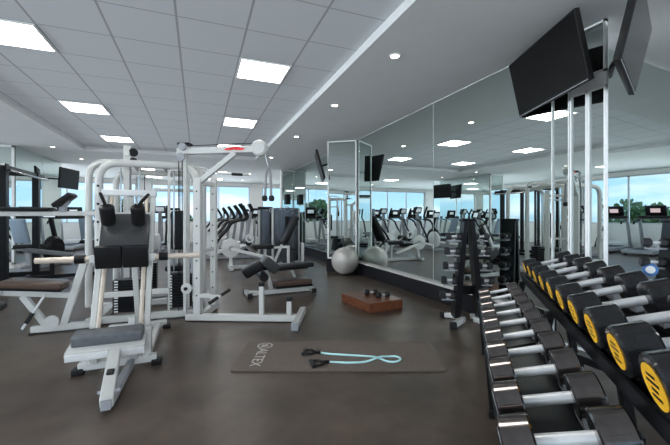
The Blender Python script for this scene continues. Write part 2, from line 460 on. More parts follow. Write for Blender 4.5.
def downlight(label, x, y):
    o = thing('downlight', label, 'downlight', (x, y, ZC), 0, 'recessed downlights')
    MB().lathe([(.062, 0), (.062, -.006), (.045, -.008), (.045, 0)]).build('trim_ring', M['frame'], o)
    MB().lathe([(0, -.004), (.044, -.004)]).build('bulb', M['bulb'], o)
for lab, x, y in [('round downlight nearest the wall screens, in the right ceiling border', 1.93, 3.20), ('second round downlight of the right ceiling border', 1.93, 4.94),
                  ('third round downlight of the right ceiling border', 1.93, 7.15), ('small round downlight of the right border above the black rope', 1.93, 9.9),
                  ('round downlight in the left ceiling border above the mirror', -3.25, 10.3), ('small round downlight in the left border over the small screen', -3.15, 12.15),
                  ('far round downlight near the back windows', 1.88, 13.9), ('farthest round downlight at the back windows', 1.88, 16.3)]:
    downlight(lab, x, y)

# ------------------------------------------------------------------ screens on brackets
def tv(label, c, width, height, yaw, tilt, wallpt, m='screen'):
    """screen faces local -y; yaw about z; tilt leans the top forward"""
    o = thing('television', label, 'television', c, yaw)
    rt = Euler((tilt, 0, 0))
    MB().box((0, 0, 0), (width, .045, height), rt, .006).build('body', M['rubber'], o)
    rm = rt.to_matrix()
    MB().box(rm @ Vector((0, -.0235, .005)), (width-.03, .003, height-.04), rt).build('screen', M[m], o, smooth=False)
    MB().box(rm @ Vector((0, -.0245, -height/2+.008)), (width-.02, .004, .008), rt).build('silver_edge', M['greyplastic'], o, smooth=False)
    inv = Matrix.Rotation(-yaw, 3, 'Z'); wp = inv @ (Vector(wallpt)-Vector(c))
    a = MB(); p = rm @ Vector((0, .03, 0))
    a.box(p, (.3, .03, .25), rt); a.tube([p, Vector((p.x*.5+wp.x*.5, p.y*.5+wp.y*.5+.04, wp.z)), wp], .022, 8); 
    a.build('wall_bracket', M['black'], o)
    return o
tv('large black wall screen tilted down at the top right', (2.99, 2.31, 2.555), 1.04, .57, math.atan2(1.03, .41)-PI, R(-12)*-1, (CX, 2.12, 2.55))
tv('black screen seen nearly edge-on at the upper right edge', (3.12, 1.665, 2.54), .96, .55, math.atan2(.43, .98), R(12), (CX+.28, 2.08, 2.5), 'greyscreen')
tv('small dark screen on a bracket beside the angled mirror panel', (2.60, 7.60, 2.37), .80, .65, R(-106), R(16), (2.73, 7.38, 2.40))
tv('small dark screen on the end of the left partition mirror', (-3.62, 12.75, 2.36), .95, .60, R(77), R(4), (-4.0, 12.85, 2.36))

# ------------------------------------------------------------------ gym equipment
def hack_squat():
    o = thing('hack_squat_machine', 'white hack squat machine with black shoulder pads in the left foreground', 'exercise machine', (-.585, 3.1, 0))
    W = M['white']
    MB().beam((.06, -.58, .055), (.02, -.14, .215), .075).build('front_leg', W, o)
    b = MB(); b.beam((.065, -.55, .03), (.09, .08, .05), .05); b.tube([(0, -.52, .10), (.125, -.52, .10)], .012, 8); b.box((.06, -.595, .05), (.055, .02, .055)); b.build('front_brace', M['greyplastic'], o)
    MB().box((.042, -.38, .165), (.045, .05, .03), Euler((R(21), 0, 0)), .008).build('leg_knob', M['rubber'], o)
    rt = Euler((R(14), 0, 0)); px = -.04
    MB().box((px, -.04, .252), (.50, .18, .028), rt, .006).build('foot_platform', W, o)
    for sd in (-1, 1): MB().box((px + sd*.242, -.04, .224), (.016, .18, .055), rt, .004).build('platform_side', M['lightplastic'], o)
    MB().box((px, -.118, .205), (.50, .018, .055), rt, .004).build('platform_front', M['lightplastic'], o)
    b = MB(); b.beam((px-.12, -.02, .23), (px-.12, .12, .07), .05); b.beam((px+.15, -.02, .23), (px+.15, .12, .07), .05); b.beam((px-.14, .0, .20), (px+.17, .0, .20), .04); b.build('platform_support', W, o)
    MB().box((px, -.012, .308), (.46, .135, .085), Euler((R(10), 0, 0)), .018, 3).build('toe_pad', M['pad'], o)
    b = MB(); b.beam((-.27, .12, .055), (.27, .12, .055), .06)
    for s in (-1, 1): b.beam((s*.19, .1, .055), (s*.19, 1.12, .055), .055)
    b.beam((-.27, 1.12, .055), (.27, 1.12, .055), .06); b.build('base_frame', W, o)
    for s in (-1, 1):
        for y in (.12, 1.12): MB().box((s*.27, y, .022), (.075, .09, .044), None, .006).build('rubber_foot', M['rubber'], o)
    for s in (-1, 1):
        MB().beam((s*.19, .1, .06), (s*.19, .62, 1.42), .045, .055).build('side_rail', W, o)
        MB().cyl((s*.15, .12, .24), (s*.14, .60, 1.40), .017).build('guide_rod', M['sheenmetal'], o)
        b = MB(); b.box((s*.205, .13, .20), (.05, .10, .22), None, .008); b.cyl((s*.205, .07, .24), (s*.205, .04, .24), .022); b.build('rail_bracket', W, o)
    MB().box((0, .60, 1.425), (.44, .07, .055), None, .006).build('top_crossbar', M['lightplastic'], o)
    tl = Euler((R(-23), 0, 0))
    MB().box((0, .39, 1.07), (.37, .06, .34), tl, .02).build('back_pad', M['greylitvinyl'], o)  # ceiling light reflected by the black pad, painted as grey vinyl
    MB().box((0, .43, 1.06), (.36, .03, .40), tl, .005).build('carriage_plate', W, o)
    for s in (-1, 1):
        MB().box((s*.098, .245, .875), (.19, .05, .19), Euler((R(14), 0, 0)), .012).build('lower_pad', M['vinyl'], o)
        MB().lathe([(0, -.085), (.045, -.085), (.055, -.07), (.055, .07), (.05, .08), (.03, .085), (.03, .078), (0, .078)], (s*.112, .29, 1.22), (0, -.5, .85)).build('shoulder_pad', M['vinyl'], o)
        MB().tube([(s*.112, .25, 1.28), (s*.14, .28, 1.34), (s*.18, .36, 1.40)], .014, 8).build('hand_grip', M['black'], o)
        MB().cyl((s*.2, .30, .86), (s*.60, .30, .86), .024).build('weight_horn', M['sheenmetal'], o)
        b = MB(); b.cyl((s*.27, .30, .86), (s*.34, .30, .86), .036); b.build('horn_collar', M['black'], o)
    MB().beam((-.24, .30, .86), (.24, .30, .86), .06).build('carriage_bar', W, o)
    MB().beam((0, .62, 1.40), (0, 1.10, .07), .05).build('rear_strut', W, o)
    MB().beam((.09, .12, .07), (.09, .12, .40), .05).build('stub_post', W, o)
    return o
hack_squat()

def weight_stack(parent, x0, x1, y, z0, z1, depth=.16):
    b = MB(); n = 12; h = (z1-z0)/n
    for i in range(n): b.box(((x0+x1)/2, y, z0+h*(i+.5)), (x1-x0, depth, h*.9), None, .002, 1)
    s = b.build('weight_stack', M['stack'], parent)
    b = MB()
    for i in range(n): b.box((x0+.035, y-depth/2-.002, z0+h*(i+.5)), (.04, .004, h*.5))
    b.build('plate_numbers', M['mark'], s, smooth=False)
    b = MB()
    for x in (x0+.07, x1-.07): b.cyl((x, y, z0), (x, y, 1.78), .011, 8)
    b.build('guide_rods', M['chrome'], parent)
    MB().cyl(((x0+x1)/2, y, z1), ((x0+x1)/2, y, 1.8), .005, 6).build('cable', M['black'], parent)

def pulley(b, c, r, axis=(0, 1, 0), w=.025):
    b.lathe([(0, -w/2), (r, -w/2), (r*.86, 0), (r, w/2), (0, w/2)], c, axis, 18)

def arch(x0, x1, y, z, r=.042):
    return MB().tube(fillet([(x0, y, .05), (x0, y, z), (x1, y, z), (x1, y, .05)], .22, 8), r, 12)

def multi_gym():
    ox, oy = -.43, 4.6
    o = thing('multi_gym', 'white multi-station gym with arched tube frame behind the hack squat', 'exercise machine', (ox, oy, 0))
    W = M['white']
    arch(-.60, .42, 0, 1.82).build('front_arch', W, o)
    arch(-.88, .50, .75, 1.92).build('middle_arch', W, o)
    arch(-.68, .43, 1.3, 1.87).build('rear_arch', W, o)
    MB().beam((-.377, .35, .05), (-.377, .35, 2.08), .08).build('center_post', W, o)
    b = MB(); b.beam((-.72, 0, .05), (.44, 0, .05), .075); b.beam((-.85, .75, .05), (.5, .75, .05), .075); b.beam((-.7, 1.3, .05), (.45, 1.3, .05), .075)
    for x in (-.60, .32): b.beam((x, 0, .05), (x, 1.3, .05), .075)
    b.build('base_frame', W, o)
    MB().beam((-.58, -.06, .34), (.12, -.06, .34), .06).build('lower_crossbeam', W, o)
    b = MB(); b.beam((-.377, .3, 1.98), (-.377, 1.3, 1.90), .06); b.beam((.05, -.02, 1.82), (.05, 1.3, 1.84), .05); b.build('top_beam', W, o)
    weight_stack(o, -.49, -.16, .18, .09, .47); weight_stack(o, .08, .36, .2, .09, .50)
    weight_stack(o, -.45, -.12, 1.08, .09, .55)
    MB().box((.19, .50, 1.03), (.19, .07, .52), None, .06, 4).build('backrest', M['vinyl'], o)
    MB().box((.19, .42, .55), (.30, .34, .07), None, .03, 3).build('seat', M['vinyl'], o)
    b = MB(); b.beam((.19, .56, .05), (.19, .56, 1.3), .05); b.beam((.19, .50, .08), (.19, .40, .52), .05); b.build('seat_post', W, o)
    b = MB()
    for z in (.75, .95, 1.15, 1.35, 1.55): b.box((-.60, -.043, z), (.022, .006, .022))
    b.build('adjust_holes', M['black'], o)
    for x in (.10, .32): MB().beam((x, .12, .05), (x, .12, 1.82), .032).build('slim_mast', W, o)
    # press arm with grips
    b = MB(); b.tube(fillet([(-.15, .35, 1.35), (-.15, .35, 1.55), (.45, .35, 1.55), (.45, .35, 1.35)], .1), .02); b.build('press_arm', W, o)
    b = MB()
    for x in (-.15, .45): b.cyl((x, .35, 1.38), (x, .35, 1.24), .026)
    b.build('arm_grips', M['rubber'], o)
    b = MB(); pulley(b, (-.31, .32, 2.0), .05); pulley(b, (-.31, .32, 1.89), .045); b.build('top_pulleys', M['black'], o)
    # lateral pull bar hanging from the top beam
    MB().tube([(.12, .55, 1.885), (.30, .52, 1.90), (.50, .46, 1.865), (.70, .40, 1.80), (.92, .34, 1.79), (1.08, .30, 1.78)], .013, 8).build('pulldown_bar', W, o)
    MB().cyl((.86, .36, 1.792), (1.00, .32, 1.785), .02, 10).build('pulldown_grip', M['rubber'], o)
    # raised side bench
    MB().beam((-1.75, 0, 1.235), (-.58, 0, 1.245), .05, .05).build('side_beam', W, o)
    MB().box((-1.26, 0, 1.285), (.50, .26, .04), None, .016).build('side_pad', M['vinyl'], o)
    MB().box((-.915, 0, 1.385), (.21, .24, .05), Euler((0, R(-40), 0)), .016).build('incline_pad', M['vinyl'], o)
    b = MB(); b.beam((-.97, 0, 1.25), (-.87, 0, 1.38), .035); b.box((-.93, 0, 1.285), (.06, .06, .06)); b.build('incline_bracket', M['greyplastic'], o)
    b = MB(); b.beam((-1.72, 0, .02), (-1.72, 0, 1.235), .06); b.beam((-1.72, -.25, .03), (-1.72, .25, .03), .06); b.build('side_post', W, o)
    return o
multi_gym()

def leg_bench():
    o = thing('leg_extension_bench', 'white framed bench with brown-sheened seat pad and roller at the left edge', 'exercise bench', (-1.5, 4.50, 0))
    W = M['white']
    MB().beam((-.10, 0, .045), (.50, 0, .045), .07).build('floor_beam', W, o)
    MB().beam((-.17, 0, .40), (.03, 0, .07), .06).build('front_leg', W, o)
    MB().beam((.18, 0, .07), (.36, 0, .72), .07).build('rear_post', W, o)
    MB().beam((-.36, 0, .45), (.27, 0, .37), .06).build('seat_beam', W, o)
    MB().box((-.06, 0, .515), (.52, .30, .075), Euler((0, R(6), 0)), .028, 3).build('seat_pad', M['sheenvinyl'], o)
    MB().box((-.06, 0, .475), (.50, .28, .03), Euler((0, R(6), 0)), .008).build('pad_base', M['black'], o)
    b = MB(); b.box((-.40, -.03, .49), (.13, .05, .17), Euler((0, R(-20), 0)), .015); b.cyl((-.40, -.07, .50), (-.40, .02, .50), .03); b.build('pivot_plate', W, o)
    b = MB(); b.beam((-.40, 0, .46), (-.48, 0, .26), .04); b.build('roller_arm', W, o)
    for s in (-1, 1): MB().cyl((-.47, s*.05, .26), (-.47, s*.30, .26), .055).build('roller', M['vinyl'], o)
    b = MB(); b.tube([(.03, -.05, .40), (-.14, -.10, .08)], .012, 8); b.build('adjust_rod', M['lightplastic'], o)
    MB().cyl((-.06, -.078, .23), (-.11, -.092, .135), .02).build('rod_grip', M['rubber'], o)
    b = MB(); pulley(b, (.09, -.06, .12), .065); b.build('disc', W, o)
    for x in (-.08, .46): MB().box((x, 0, .008), (.06, .09, .016)).build('rubber_foot', M['rubber'], o)
    return o
leg_bench()

def cable_column():
    a = R(-23.6)
    o = thing('cable_column', 'tall white cable column with overhead arm and long floor beam', 'exercise machine', (.02, 4.36, 0), a)
    W = M['white']
    MB().beam((-.16, 0, .045), (1.17, 0, .045), .075).build('base_beam', W, o)
    MB().beam((1.16, -.32, .05), (1.16, .32, .05), .07, .08).build('cross_foot', W, o)
    b = MB()
    for y in (-.33, .33): b.box((1.16, y, .045), (.075, .02, .085))
    b.build('foot_caps', M['greyplastic'], o)
    MB().beam((-.02, 0, .08), (-.02, 0, 1.66), .085).build('front_post', W, o)
    MB().beam((-.02, .47, .05), (-.02, .47, 1.72), .075).build('rear_post', W, o)
    b = MB(); b.beam((-.02, 0, .045), (-.02, .55, .045), .075); b.beam((-.02, 0, 1.60), (-.02, .47, 1.62), .05); b.beam((-.02, 0, .8), (-.02, .47, .8), .04); b.build('side_ties', W, o)
    b = MB()
    for z in (.3, .5, .7, .9, 1.1, 1.3, 1.5): b.box((-.02, -.044, z), (.016, .004, .016)); b.box((-.02, .432, z), (.016, .004, .016))
    b.build('adjust_holes', M['black'], o)
    MB().beam((-.20, .06, .07), (-.20, .06, 2.0), .04).build('mast', W, o)
    MB().beam((-.28, 0.04, 1.975), (.66, 0, 1.985), .07, .075).build('overhead_arm', W, o)
    MB().beam((-.02, 0, 1.60), (.42, 0, 1.95), .06, .06).build('arm_brace', W, o)
    b = MB(); b.lathe([(0, -.05), (.07, -.05), (.092, -.03), (.092, .03), (.07, .05), (0, .05)], (.70, 0, 2.0), (0, 1, 0), 24); b.build('arm_end_pulley', W, o)
    b = MB()
    for k, (x, z) in enumerate([(.36, 1.985), (.42, 1.995), (.48, 1.985)]): b.prism([(-.06, -.012), (.03, -.012), (.06, .012), (-.03, .012)], .004, (x, -.041, z), Matrix.Rotation(PI/2, 3, 'X'))
    b.build('red_emblem', M['red'], o)
    MB().box((-.20, .05, 2.06), (.14, .10, .025)).build('top_plate', M['black'], o)
    b = MB(); pulley(b, (-.20, -.02, 2.02), .045); pulley(b, (-.22, -.02, 1.90), .05); b.build('top_pulleys', M['greyplastic'], o)
    b = MB(); b.cyl((-.20, -.02, 1.9), (-.20, -.02, .42), .006, 6); b.cyl((-.24, -.02, 1.9), (-.24, -.02, .12), .006, 6); b.cyl((-.15, .0, 2.03), (.66, 0, 2.06), .005, 6); b.build('cable', M['black'], o)
    b = MB(); pulley(b, (-.13, -.06, .385), .06); b.build('low_pulley', W, o)
    b = MB(); b.cyl((-.13, -.09, .385), (-.13, -.075, .385), .02); b.build('pulley_hub', M['black'], o)
    b = MB(); b.beam((-.13, -.02, .385), (-.02, -.02, .385), .035); b.build('pulley_bracket', W, o)
    MB().beam((0, -.02, .30), (.27, -.06, .29), .045).build('low_arm', W, o)
    MB().cyl((.18, -.17, .245), (.32, .08, .345), .019).build('arm_grip', M['rubber'], o)
    MB().beam((.725, 0, .08), (.725, 0, .41), .055).build('seat_post', W, o)
    MB().beam((1.045, 0, .08), (1.045, 0, .245), .055).build('short_post', W, o)
    b = MB(); b.box((1.045, 0, .262), (.062, .062, .05), None, .008); b.box((.725, 0, .43), (.06, .06, .05), None, .008); b.build('post_caps', M['rubber'], o)
    return o
ccol = cable_column()
# triceps rope on the overhead arm
m = Matrix.Rotation(R(-23.6), 3, 'Z'); rp = m @ Vector((.80, 0, 0)) + Vector((.02, 4.36, 0))
ro = thing('triceps_rope', 'grey and black rope attachment hanging from the end of the white overhead arm', 'rope attachment', (rp.x, rp.y, 1.38), R(-23.6))
MB().cyl((0, 0, .41), (-.05, 0, .60), .006, 6).build('cable', M['lightplastic'], ro)
MB().tube(fillet([(-.036, 0, .03), (-.028, 0, .30), (0, 0, .41), (.028, 0, .30), (.036, 0, .03)], .05), .015, 8).build('rope', M['saddle'], ro)
for s in (-1, 1): MB().lathe([(0, -.035), (.025, -.03), (.034, 0), (.025, .03), (0, .035)], (s*.040, 0, .04)).build('rope_knob', M['rubber'], ro)

def kneel_curl():
    o = thing('kneeling_leg_curl', 'white kneeling leg curl bench with black pads on open floor', 'exercise bench', (1.20, 5.43, 0), R(3))
    W = M['white']
    MB().beam((-.50, 0, .05), (.50, 0, .05), .07).build('floor_beam', W, o)
    for x in (-.50, .50):
        MB().beam((x, -.16, .05), (x, .16, .05), .06).build('cross_foot', W, o)
        for s in (-1, 1): MB().box((x, s*.18, .045), (.07, .05, .07), None, .008).build('rubber_foot', M['rubber'], o)
    MB().box((.20, 0, .125), (.60, .26, .035), None, .01).build('knee_pad_base', M['black'], o)
    MB().box((.20, 0, .18), (.58, .28, .085), None, .025, 3).build('knee_pad', M['sheenvinyl'], o)
    b = MB(); b.beam((.0, 0, .07), (.0, 0, .12), .05); b.beam((.36, 0, .07), (.36, 0, .12), .05); b.build('knee_pad_posts', W, o)
    MB().beam((-.12, .06, .07), (-.22, .06, .42), .06).build('main_post', W, o)
    b = MB(); b.beam((.36, .14, .07), (.22, .14, .36), .05); b.build('rear_post', W, o)
    MB().box((.24, .06, .42), (.62, .26, .07), Euler((0, R(-3), 0)), .025, 3).build('chest_pad', M['vinyl'], o)
    MB().beam((-.25, .06, .375), (.48, .06, .385), .045).build('pad_beam', M['black'], o)
    MB().box((-.17, 0, .47), (.27, .30, .16), Euler((0, R(38), 0)), .03, 3).build('elbow_pad', M['greylitvinyl'], o)
    MB().box((-.44, -.05, .42), (.30, .20, .15), Euler((0, R(-28), 0)), .035, 3).build('side_pad', M['vinyl'], o)
    b = MB(); b.beam((-.20, .04, .40), (-.46, -.03, .42), .045); b.build('pad_arm', M['black'], o)
    MB().cyl((-.30, -.22, .31), (-.27, .20, .31), .065).build('ankle_roller', M['vinyl'], o)
    b = MB(); b.beam((-.2, .05, .42), (-.29, .0, .31), .035); b.build('roller_arm', W, o)
    return o
kneel_curl()

def shroud_poly(w, d, bulge, n=14):
    return [(-w/2*math.cos(PI*k/n), -d/2+.08 - bulge*math.sin(PI*k/n)**.7) for k in range(n+1)] + [(w/2, d/2), (-w/2, d/2)]
def tower_shroud(b, w, d, h, x=0, y=0): b.prism(shroud_poly(w, d, .13), h, (x, y, h/2+.05))
def selector_tower(o, x, y, rot=0):
    m = Matrix.Rotation(rot, 3, 'Z')
    b = MB(); tower_shroud(b, .60, .34, 1.28); 
    b.prism(shroud_poly(.58, .34, .12), .05, (0, 0, 1.355)); b.prism(shroud_poly(.60, .34, .14), .06, (0, 0, 1.41))
    s = b.build('tower_shroud', M['shroud'], o, loc=(x, y, 0), rotz=rot)
    b = MB()
    b.box((-.335, .0, .72), (.05, .12, 1.40), None, .01); b.box((.335, .0, .72), (.05, .12, 1.40), None, .01); b.box((0, .1, .03), (.72, .5, .06), None, .01)
    b.build('tower_frame', M['white'], s)
    b = MB(); b.box((0, -.222, .95), (.10, .01, .55), None, .004); b.build('window_slot', M['black'], s)
    b = MB(); b.lathe([(.05, -.01), (.07, 0), (.05, .01)], (0, -.235, 1.41), (0, 1, 0)); b.box((-.15, -.212, 1.41), (.08, .01, .02), Euler((0,0,R(-12)))); b.box((.15, -.212, 1.41), (.08, .01, .02), Euler((0,0,R(12)))); b.build('tower_badge', M['greyplastic'], s)
    return s
def leg_press():
    o = thing('leg_press_machine', 'seated leg machine with gunmetal tower and white round cam disc', 'exercise machine', (1.5, 8.5, 0))
    W = M['white']
    selector_tower(o, .62, .42, R(-6))
    b = MB(); b.beam((-.85, -.1, .05), (.9, -.1, .05), .08); b.beam((.85, -.45, .05), (.85, .3, .05), .08); b.beam((-.8, -.4, .05), (-.8, .3, .05), .08); b.beam((.3, -.1, .05), (.5, .3, .05), .07); b.build('base_frame', W, o)
    MB().lathe([(0, -.03), (.17, -.03), (.21, -.02), (.21, .02), (.17, .03), (0, .03)], (-.80, -.2, .50), (0, 1, 0), 28).build('cam_disc', W, o)
    MB().lathe([(0, -.02), (.05, -.02), (.05, .02), (0, .02)], (-.80, -.25, .50), (0, 1, 0), 16).build('cam_hub', M['greyplastic'], o)
    b = MB(); b.beam((-.80, -.20, .05), (-.80, -.1, .50), .07); b.beam((-1.25, -.2, .42), (-.8, -.22, .50), .06); b.build('cam_post', W, o)
    MB().beam((-.80, -.24, .48), (.12, -.5, .26), .07).build('swing_arm', W, o)
    MB().box((-.05, 0, .50), (.48, .42, .10), None, .04, 3).build('seat', M['vinyl'], o)
    MB().box((.56, -.22, .90), (.13, .38, .72), Euler((0, R(26), 0)), .04, 3).build('backrest', M['vinyl'], o)
    for p, q in (((0, -.05, .05), (0, -.05, .46)), ((.2, -.05, .05), (.42, -.15, .6)), ((.83, -.42, .05), (.83, -.42, .6))): MB().beam(p, q, .065).build('support_post', W, o)
    b = MB(); b.beam((.45, -.55, .04), (.45, -.55, .55), .06); b.beam((.45, -.55, .52), (.2, -.2, .48), .05); b.build('handle_post', W, o)
    for z, x in ((.62, -.42), (.42, -.48)): MB().cyl((x, -.32, z), (x, .2, z), .07).build('roller', M['vinyl'], o)
    b = MB(); b.tube([(-.45, -.06, .40), (-.42, -.06, .64), (-.1, -.06, .50)], .025); b.build('roller_arm', W, o)
    b = MB(); b.lathe([(.055, -.03), (.10, -.03), (.10, .03), (.055, .03), (.055, -.03)], (-.40, -.34, .72), (0, 1, 0), 20); b.build('pulley_ring', W, o)
    MB().tube([(.28, -.35, .62), (.5, -.45, .50), (.66, -.5, .40)], .02).build('side_handle', M['rubber'], o)
    return o
leg_press()
def row_machine():
    o = thing('selector_machine', 'gunmetal towered weight machine standing behind the leg machine', 'exercise machine', (2.0, 10.45, 0), R(-4))
    W = M['white']
    selector_tower(o, 0.02, 0, 0)
    MB().box((-.02, .62, .48), (.4, .42, .09), None, .035, 3).build('seat', M['vinyl'], o)
    MB().box((-.02, .42, .82), (.36, .09, .5), Euler((R(8), 0, 0)), .035, 3).build('backrest', M['vinyl'], o)
    b = MB(); b.beam((0, .2, .05), (0, 1.05, .05), .08); b.beam((0, .62, .05), (0, .62, .44), .07); b.beam((0, .36, .05), (0, .36, .9), .06); b.beam((-.3, 1.05, .05), (.3, 1.05, .05), .07); b.build('base_frame', W, o)
    for s in (-1, 1): MB().tube(fillet([(s*.36, .15, 1.2), (s*.42, .55, 1.1), (s*.36, .85, .85)], .15), .025).build('press_lever', W, o)
    return o
row_machine()

# ------------------------------------------------------------------ cardio rows
def elliptical(label, loc, rz):
    o = thing('elliptical_trainer', label, 'elliptical trainer', loc, rz, 'elliptical trainers in the background')
    G = M['greyplastic']
    b = MB(); b.beam((-.75, 0, .06), (.72, 0, .06), .10); b.beam((-.72, -.28, .05), (-.72, .28, .05), .08); b.beam((.70, -.30, .05), (.70, .30, .05), .08); b.build('base_frame', G, o)
    b = MB(); b.lathe([(0, -.09), (.24, -.09), (.30, -.05), (.30, .05), (.24, .09), (0, .09)], (-.45, 0, .38), (0, 1, 0), 24); b.build('flywheel_housing', M['lightplastic'], o)
    b = MB(); b.beam((.42, 0, .08), (.62, 0, 1.42), .09, .11); b.build('console_mast', G, o)
    c = MB().box((.60, 0, 1.48), (.10, .36, .26), Euler((0, R(-25), 0)), .03).build('console', M['black'], o)
    MB().box((.545, 0, 1.485), (.006, .26, .16), Euler((0, R(-25), 0))).build('console_screen', M['bluescreen'], c)
    for s in (-1, 1):
        MB().tube([(-.45, s*.16, .30+.12*s), (.05, s*.18, .26), (.45, s*.20, .40)], .028, 8).build('pedal_arm', M['silver'], o)
        MB().box((-.12, s*.20, .31), (.36, .15, .05), None, .015).build('pedal', M['black'], o)
        MB().tube(smooth_path([Vector((x, s*(.26 if z < 1 else .24), z)) for x, z in [(-.45, .28), (-.38, .44), (-.26, .64), (-.06, .86), (.04, 1.02), (.22, 1.10), (.42, 1.13), (.50, 1.22), (.43, 1.40), (.29, 1.60)]], 3), .034, 8).build('swing_handle', M['black'], o)
    return o
el0 = elliptical('nearest black elliptical with curved handles left of the gunmetal towers', (.85, 10.6, 0), 0)
for i, (x, y) in enumerate([(.84, 12.1), (.76, 13.6), (.66, 15.1), (.50, 16.7)]):
    dup(el0, (x, y, 0), 0, '%s black curved-handle elliptical counting back from the nearest, in the far right row' % ORD[i+1])
for i, (x, y, a, lab) in enumerate([(-1.25, 13.2, R(90), 'elliptical behind the multi-station gym, at right of the back left group'), (-2.25, 13.2, R(90), 'elliptical in the middle of the back left group'),
                                    (-1.6, 11.1, R(90), 'elliptical nearest behind the multi-station gym, at left')]):
    dup(el0, (x, y, 0), a, 'dark ' + lab)
for i, (x, y) in enumerate([(-5.6, 4.2), (-5.6, 5.6), (-5.6, 7.0), (-5.6, 8.4)]):
    dup(el0, (x, y, 0), R(180), '%s elliptical of the left row visible in the wall mirror' % ORD[i])

def treadmill(label, loc, rz, scr='bluescreen'):
    o = thing('treadmill', label, 'treadmill', loc, rz, 'treadmills')
    MB().box((0, 0, .13), (1.95, .82, .12), None, .03).build('deck', M['greyplastic'], o)
    MB().box((-.12, 0, .195), (1.55, .52, .012)).build('belt', M['rubber'], o)
    MB().box((.80, 0, .24), (.42, .76, .20), None, .07, 3).build('motor_hood', M['lightplastic'], o)
    for s in (-1, 1): MB().beam((.70, s*.40, .12), (.42, s*.40, 1.18), .11, .08, .02).build('upright', M['greyplastic'], o)
    MB().box((.43, 0, 1.20), (.22, .86, .08), Euler((0, R(15), 0)), .03).build('dashboard', M['black'], o)
    MB().box((.50, 0, 1.42), (.07, .56, .36), Euler((0, R(-12), 0)), .03).build('console', M['black'], o)
    MB().box((.462, 0, 1.43), (.006, .26, .14), Euler((0, R(-12), 0))).build('console_screen', M[scr], o)
    for s in (-1, 1): MB().tube(fillet([(.44, s*.40, 1.14), (.0, s*.40, 1.05), (-.05, s*.40, .98)], .08), .028, 8).build('handrail', M['black'], o)
    for x in (-.85, .85):
        for s in (-1, 1): MB().box((x, s*.33, .035), (.10, .06, .07)).build('foot', M['rubber'], o)
    return o
tm0 = treadmill('treadmill facing the back windows, at left beyond the white gym frame', (-1.0, 15.7, 0), R(90))
for i, x in enumerate([-2.15, -3.3, -4.45, -5.6, -6.75]):
    dup(tm0, (x, 15.7, 0), R(90), '%s treadmill leftward along the back windows' % ORD[i+1])
for i, (x, y) in enumerate([(2.35, 12.7), (2.35, 14.85), (2.35, 16.9)]):
    dup(tm0, (x, y, 0), R(90), '%s treadmill from the camera in the column near the far mirror' % ORD[i])
tmr = treadmill('red screened treadmill reflected in the right mirror, nearer one', (14.2, -.80, 0), 0, 'redscreen')
for i, y in enumerate([-1.95, -3.1]):
    dup(tmr, (14.2, y, 0), 0, 'red screened treadmill reflected in the right mirror, ' + ['middle one', 'farthest one'][i])

def recumbent_bike(label, loc, rz):
    o = thing('recumbent_bike', label, 'exercise bike', loc, rz, 'recumbent bikes at left')
    b = MB(); b.beam((-.7, 0, .07), (.7, 0, .07), .10); b.beam((-.7, -.25, .04), (-.7, .25, .04), .07); b.beam((.7, -.25, .04), (.7, .25, .04), .07); b.build('base_frame', M['greyplastic'], o)
    MB().lathe([(0, -.10), (.26, -.10), (.32, -.05), (.32, .05), (.26, .10), (0, .10)], (.42, 0, .42), (0, 1, 0), 24).build('drive_housing', M['black'], o)
    MB().beam((.50, 0, .6), (.30, 0, 1.22), .08).build('console_mast', M['black'], o)
    c = MB().box((.27, 0, 1.30), (.06, .34, .26), Euler((0, R(-20), 0)), .02).build('console', M['black'], o)
    MB().box((.236, 0, 1.29), (.006, .26, .18), Euler((0, R(-20), 0))).build('console_screen', M['bluescreen'], c)
    MB().beam((-.35, 0, .1), (-.42, 0, .50), .10).build('seat_post', M['greyplastic'], o)
    MB().box((-.38, 0, .55), (.42, .42, .09), None, .035, 3).build('seat', M['vinyl'], o)
    MB().box((-.66, 0, .90), (.08, .32, .56), Euler((0, R(-18), 0)), .03, 3).build('backrest', M['bluepanel'], o)
    for s in (-1, 1):
        MB().tube(fillet([(-.5, s*.26, .5), (-.2, s*.30, .52), (-.12, s*.30, .70)], .08), .02, 8).build('side_handle', M['black'], o)
        MB().box((.42 + .12*s, s*.18, .42 - .1*s), (.11, .10, .03), None, .008).build('pedal', M['rubber'], o)
    return o
rb0 = recumbent_bike('recumbent bike with blue-grey backrest behind the black rack, left one', (-3.45, 10.25, 0), R(75))
dup(rb0, (-2.65, 11.6, 0), R(84), 'recumbent bike with blue-grey backrest under the small screen, right one')
def incline_bench():
    o = thing('incline_bench', 'dark framed incline bench with grey pad behind the brown-sheened seat bench', 'exercise bench', (-2.45, 8.4, 0), R(10))
    b = MB(); b.beam((-.6, 0, .05), (.6, 0, .05), .07); b.beam((-.6, -.3, .05), (-.6, .3, .05), .06); b.beam((.6, -.3, .05), (.6, .3, .05), .06); b.build('base_frame', K_, o)
    b = MB(); b.beam((.3, 0, .05), (.75, 0, .85), .09); b.beam((-.2, 0, .05), (-.2, 0, .45), .07); b.build('support_post', K_, o)
    MB().box((-.25, 0, .52), (.75, .30, .07), Euler((0, R(10), 0)), .025, 3).build('seat_pad', M['pad'], o)
    MB().box((.50, 0, .72), (.09, .32, .62), Euler((0, R(30), 0)), .03, 3).build('back_pad', M['greylitvinyl'], o)
    for s in (-1, 1): MB().beam((.35, s*.28, .05), (.78, s*.28, .95), .06).build('rack_upright', M['lightplastic'], o)
    return o
K_ = M['black']
incline_bench()
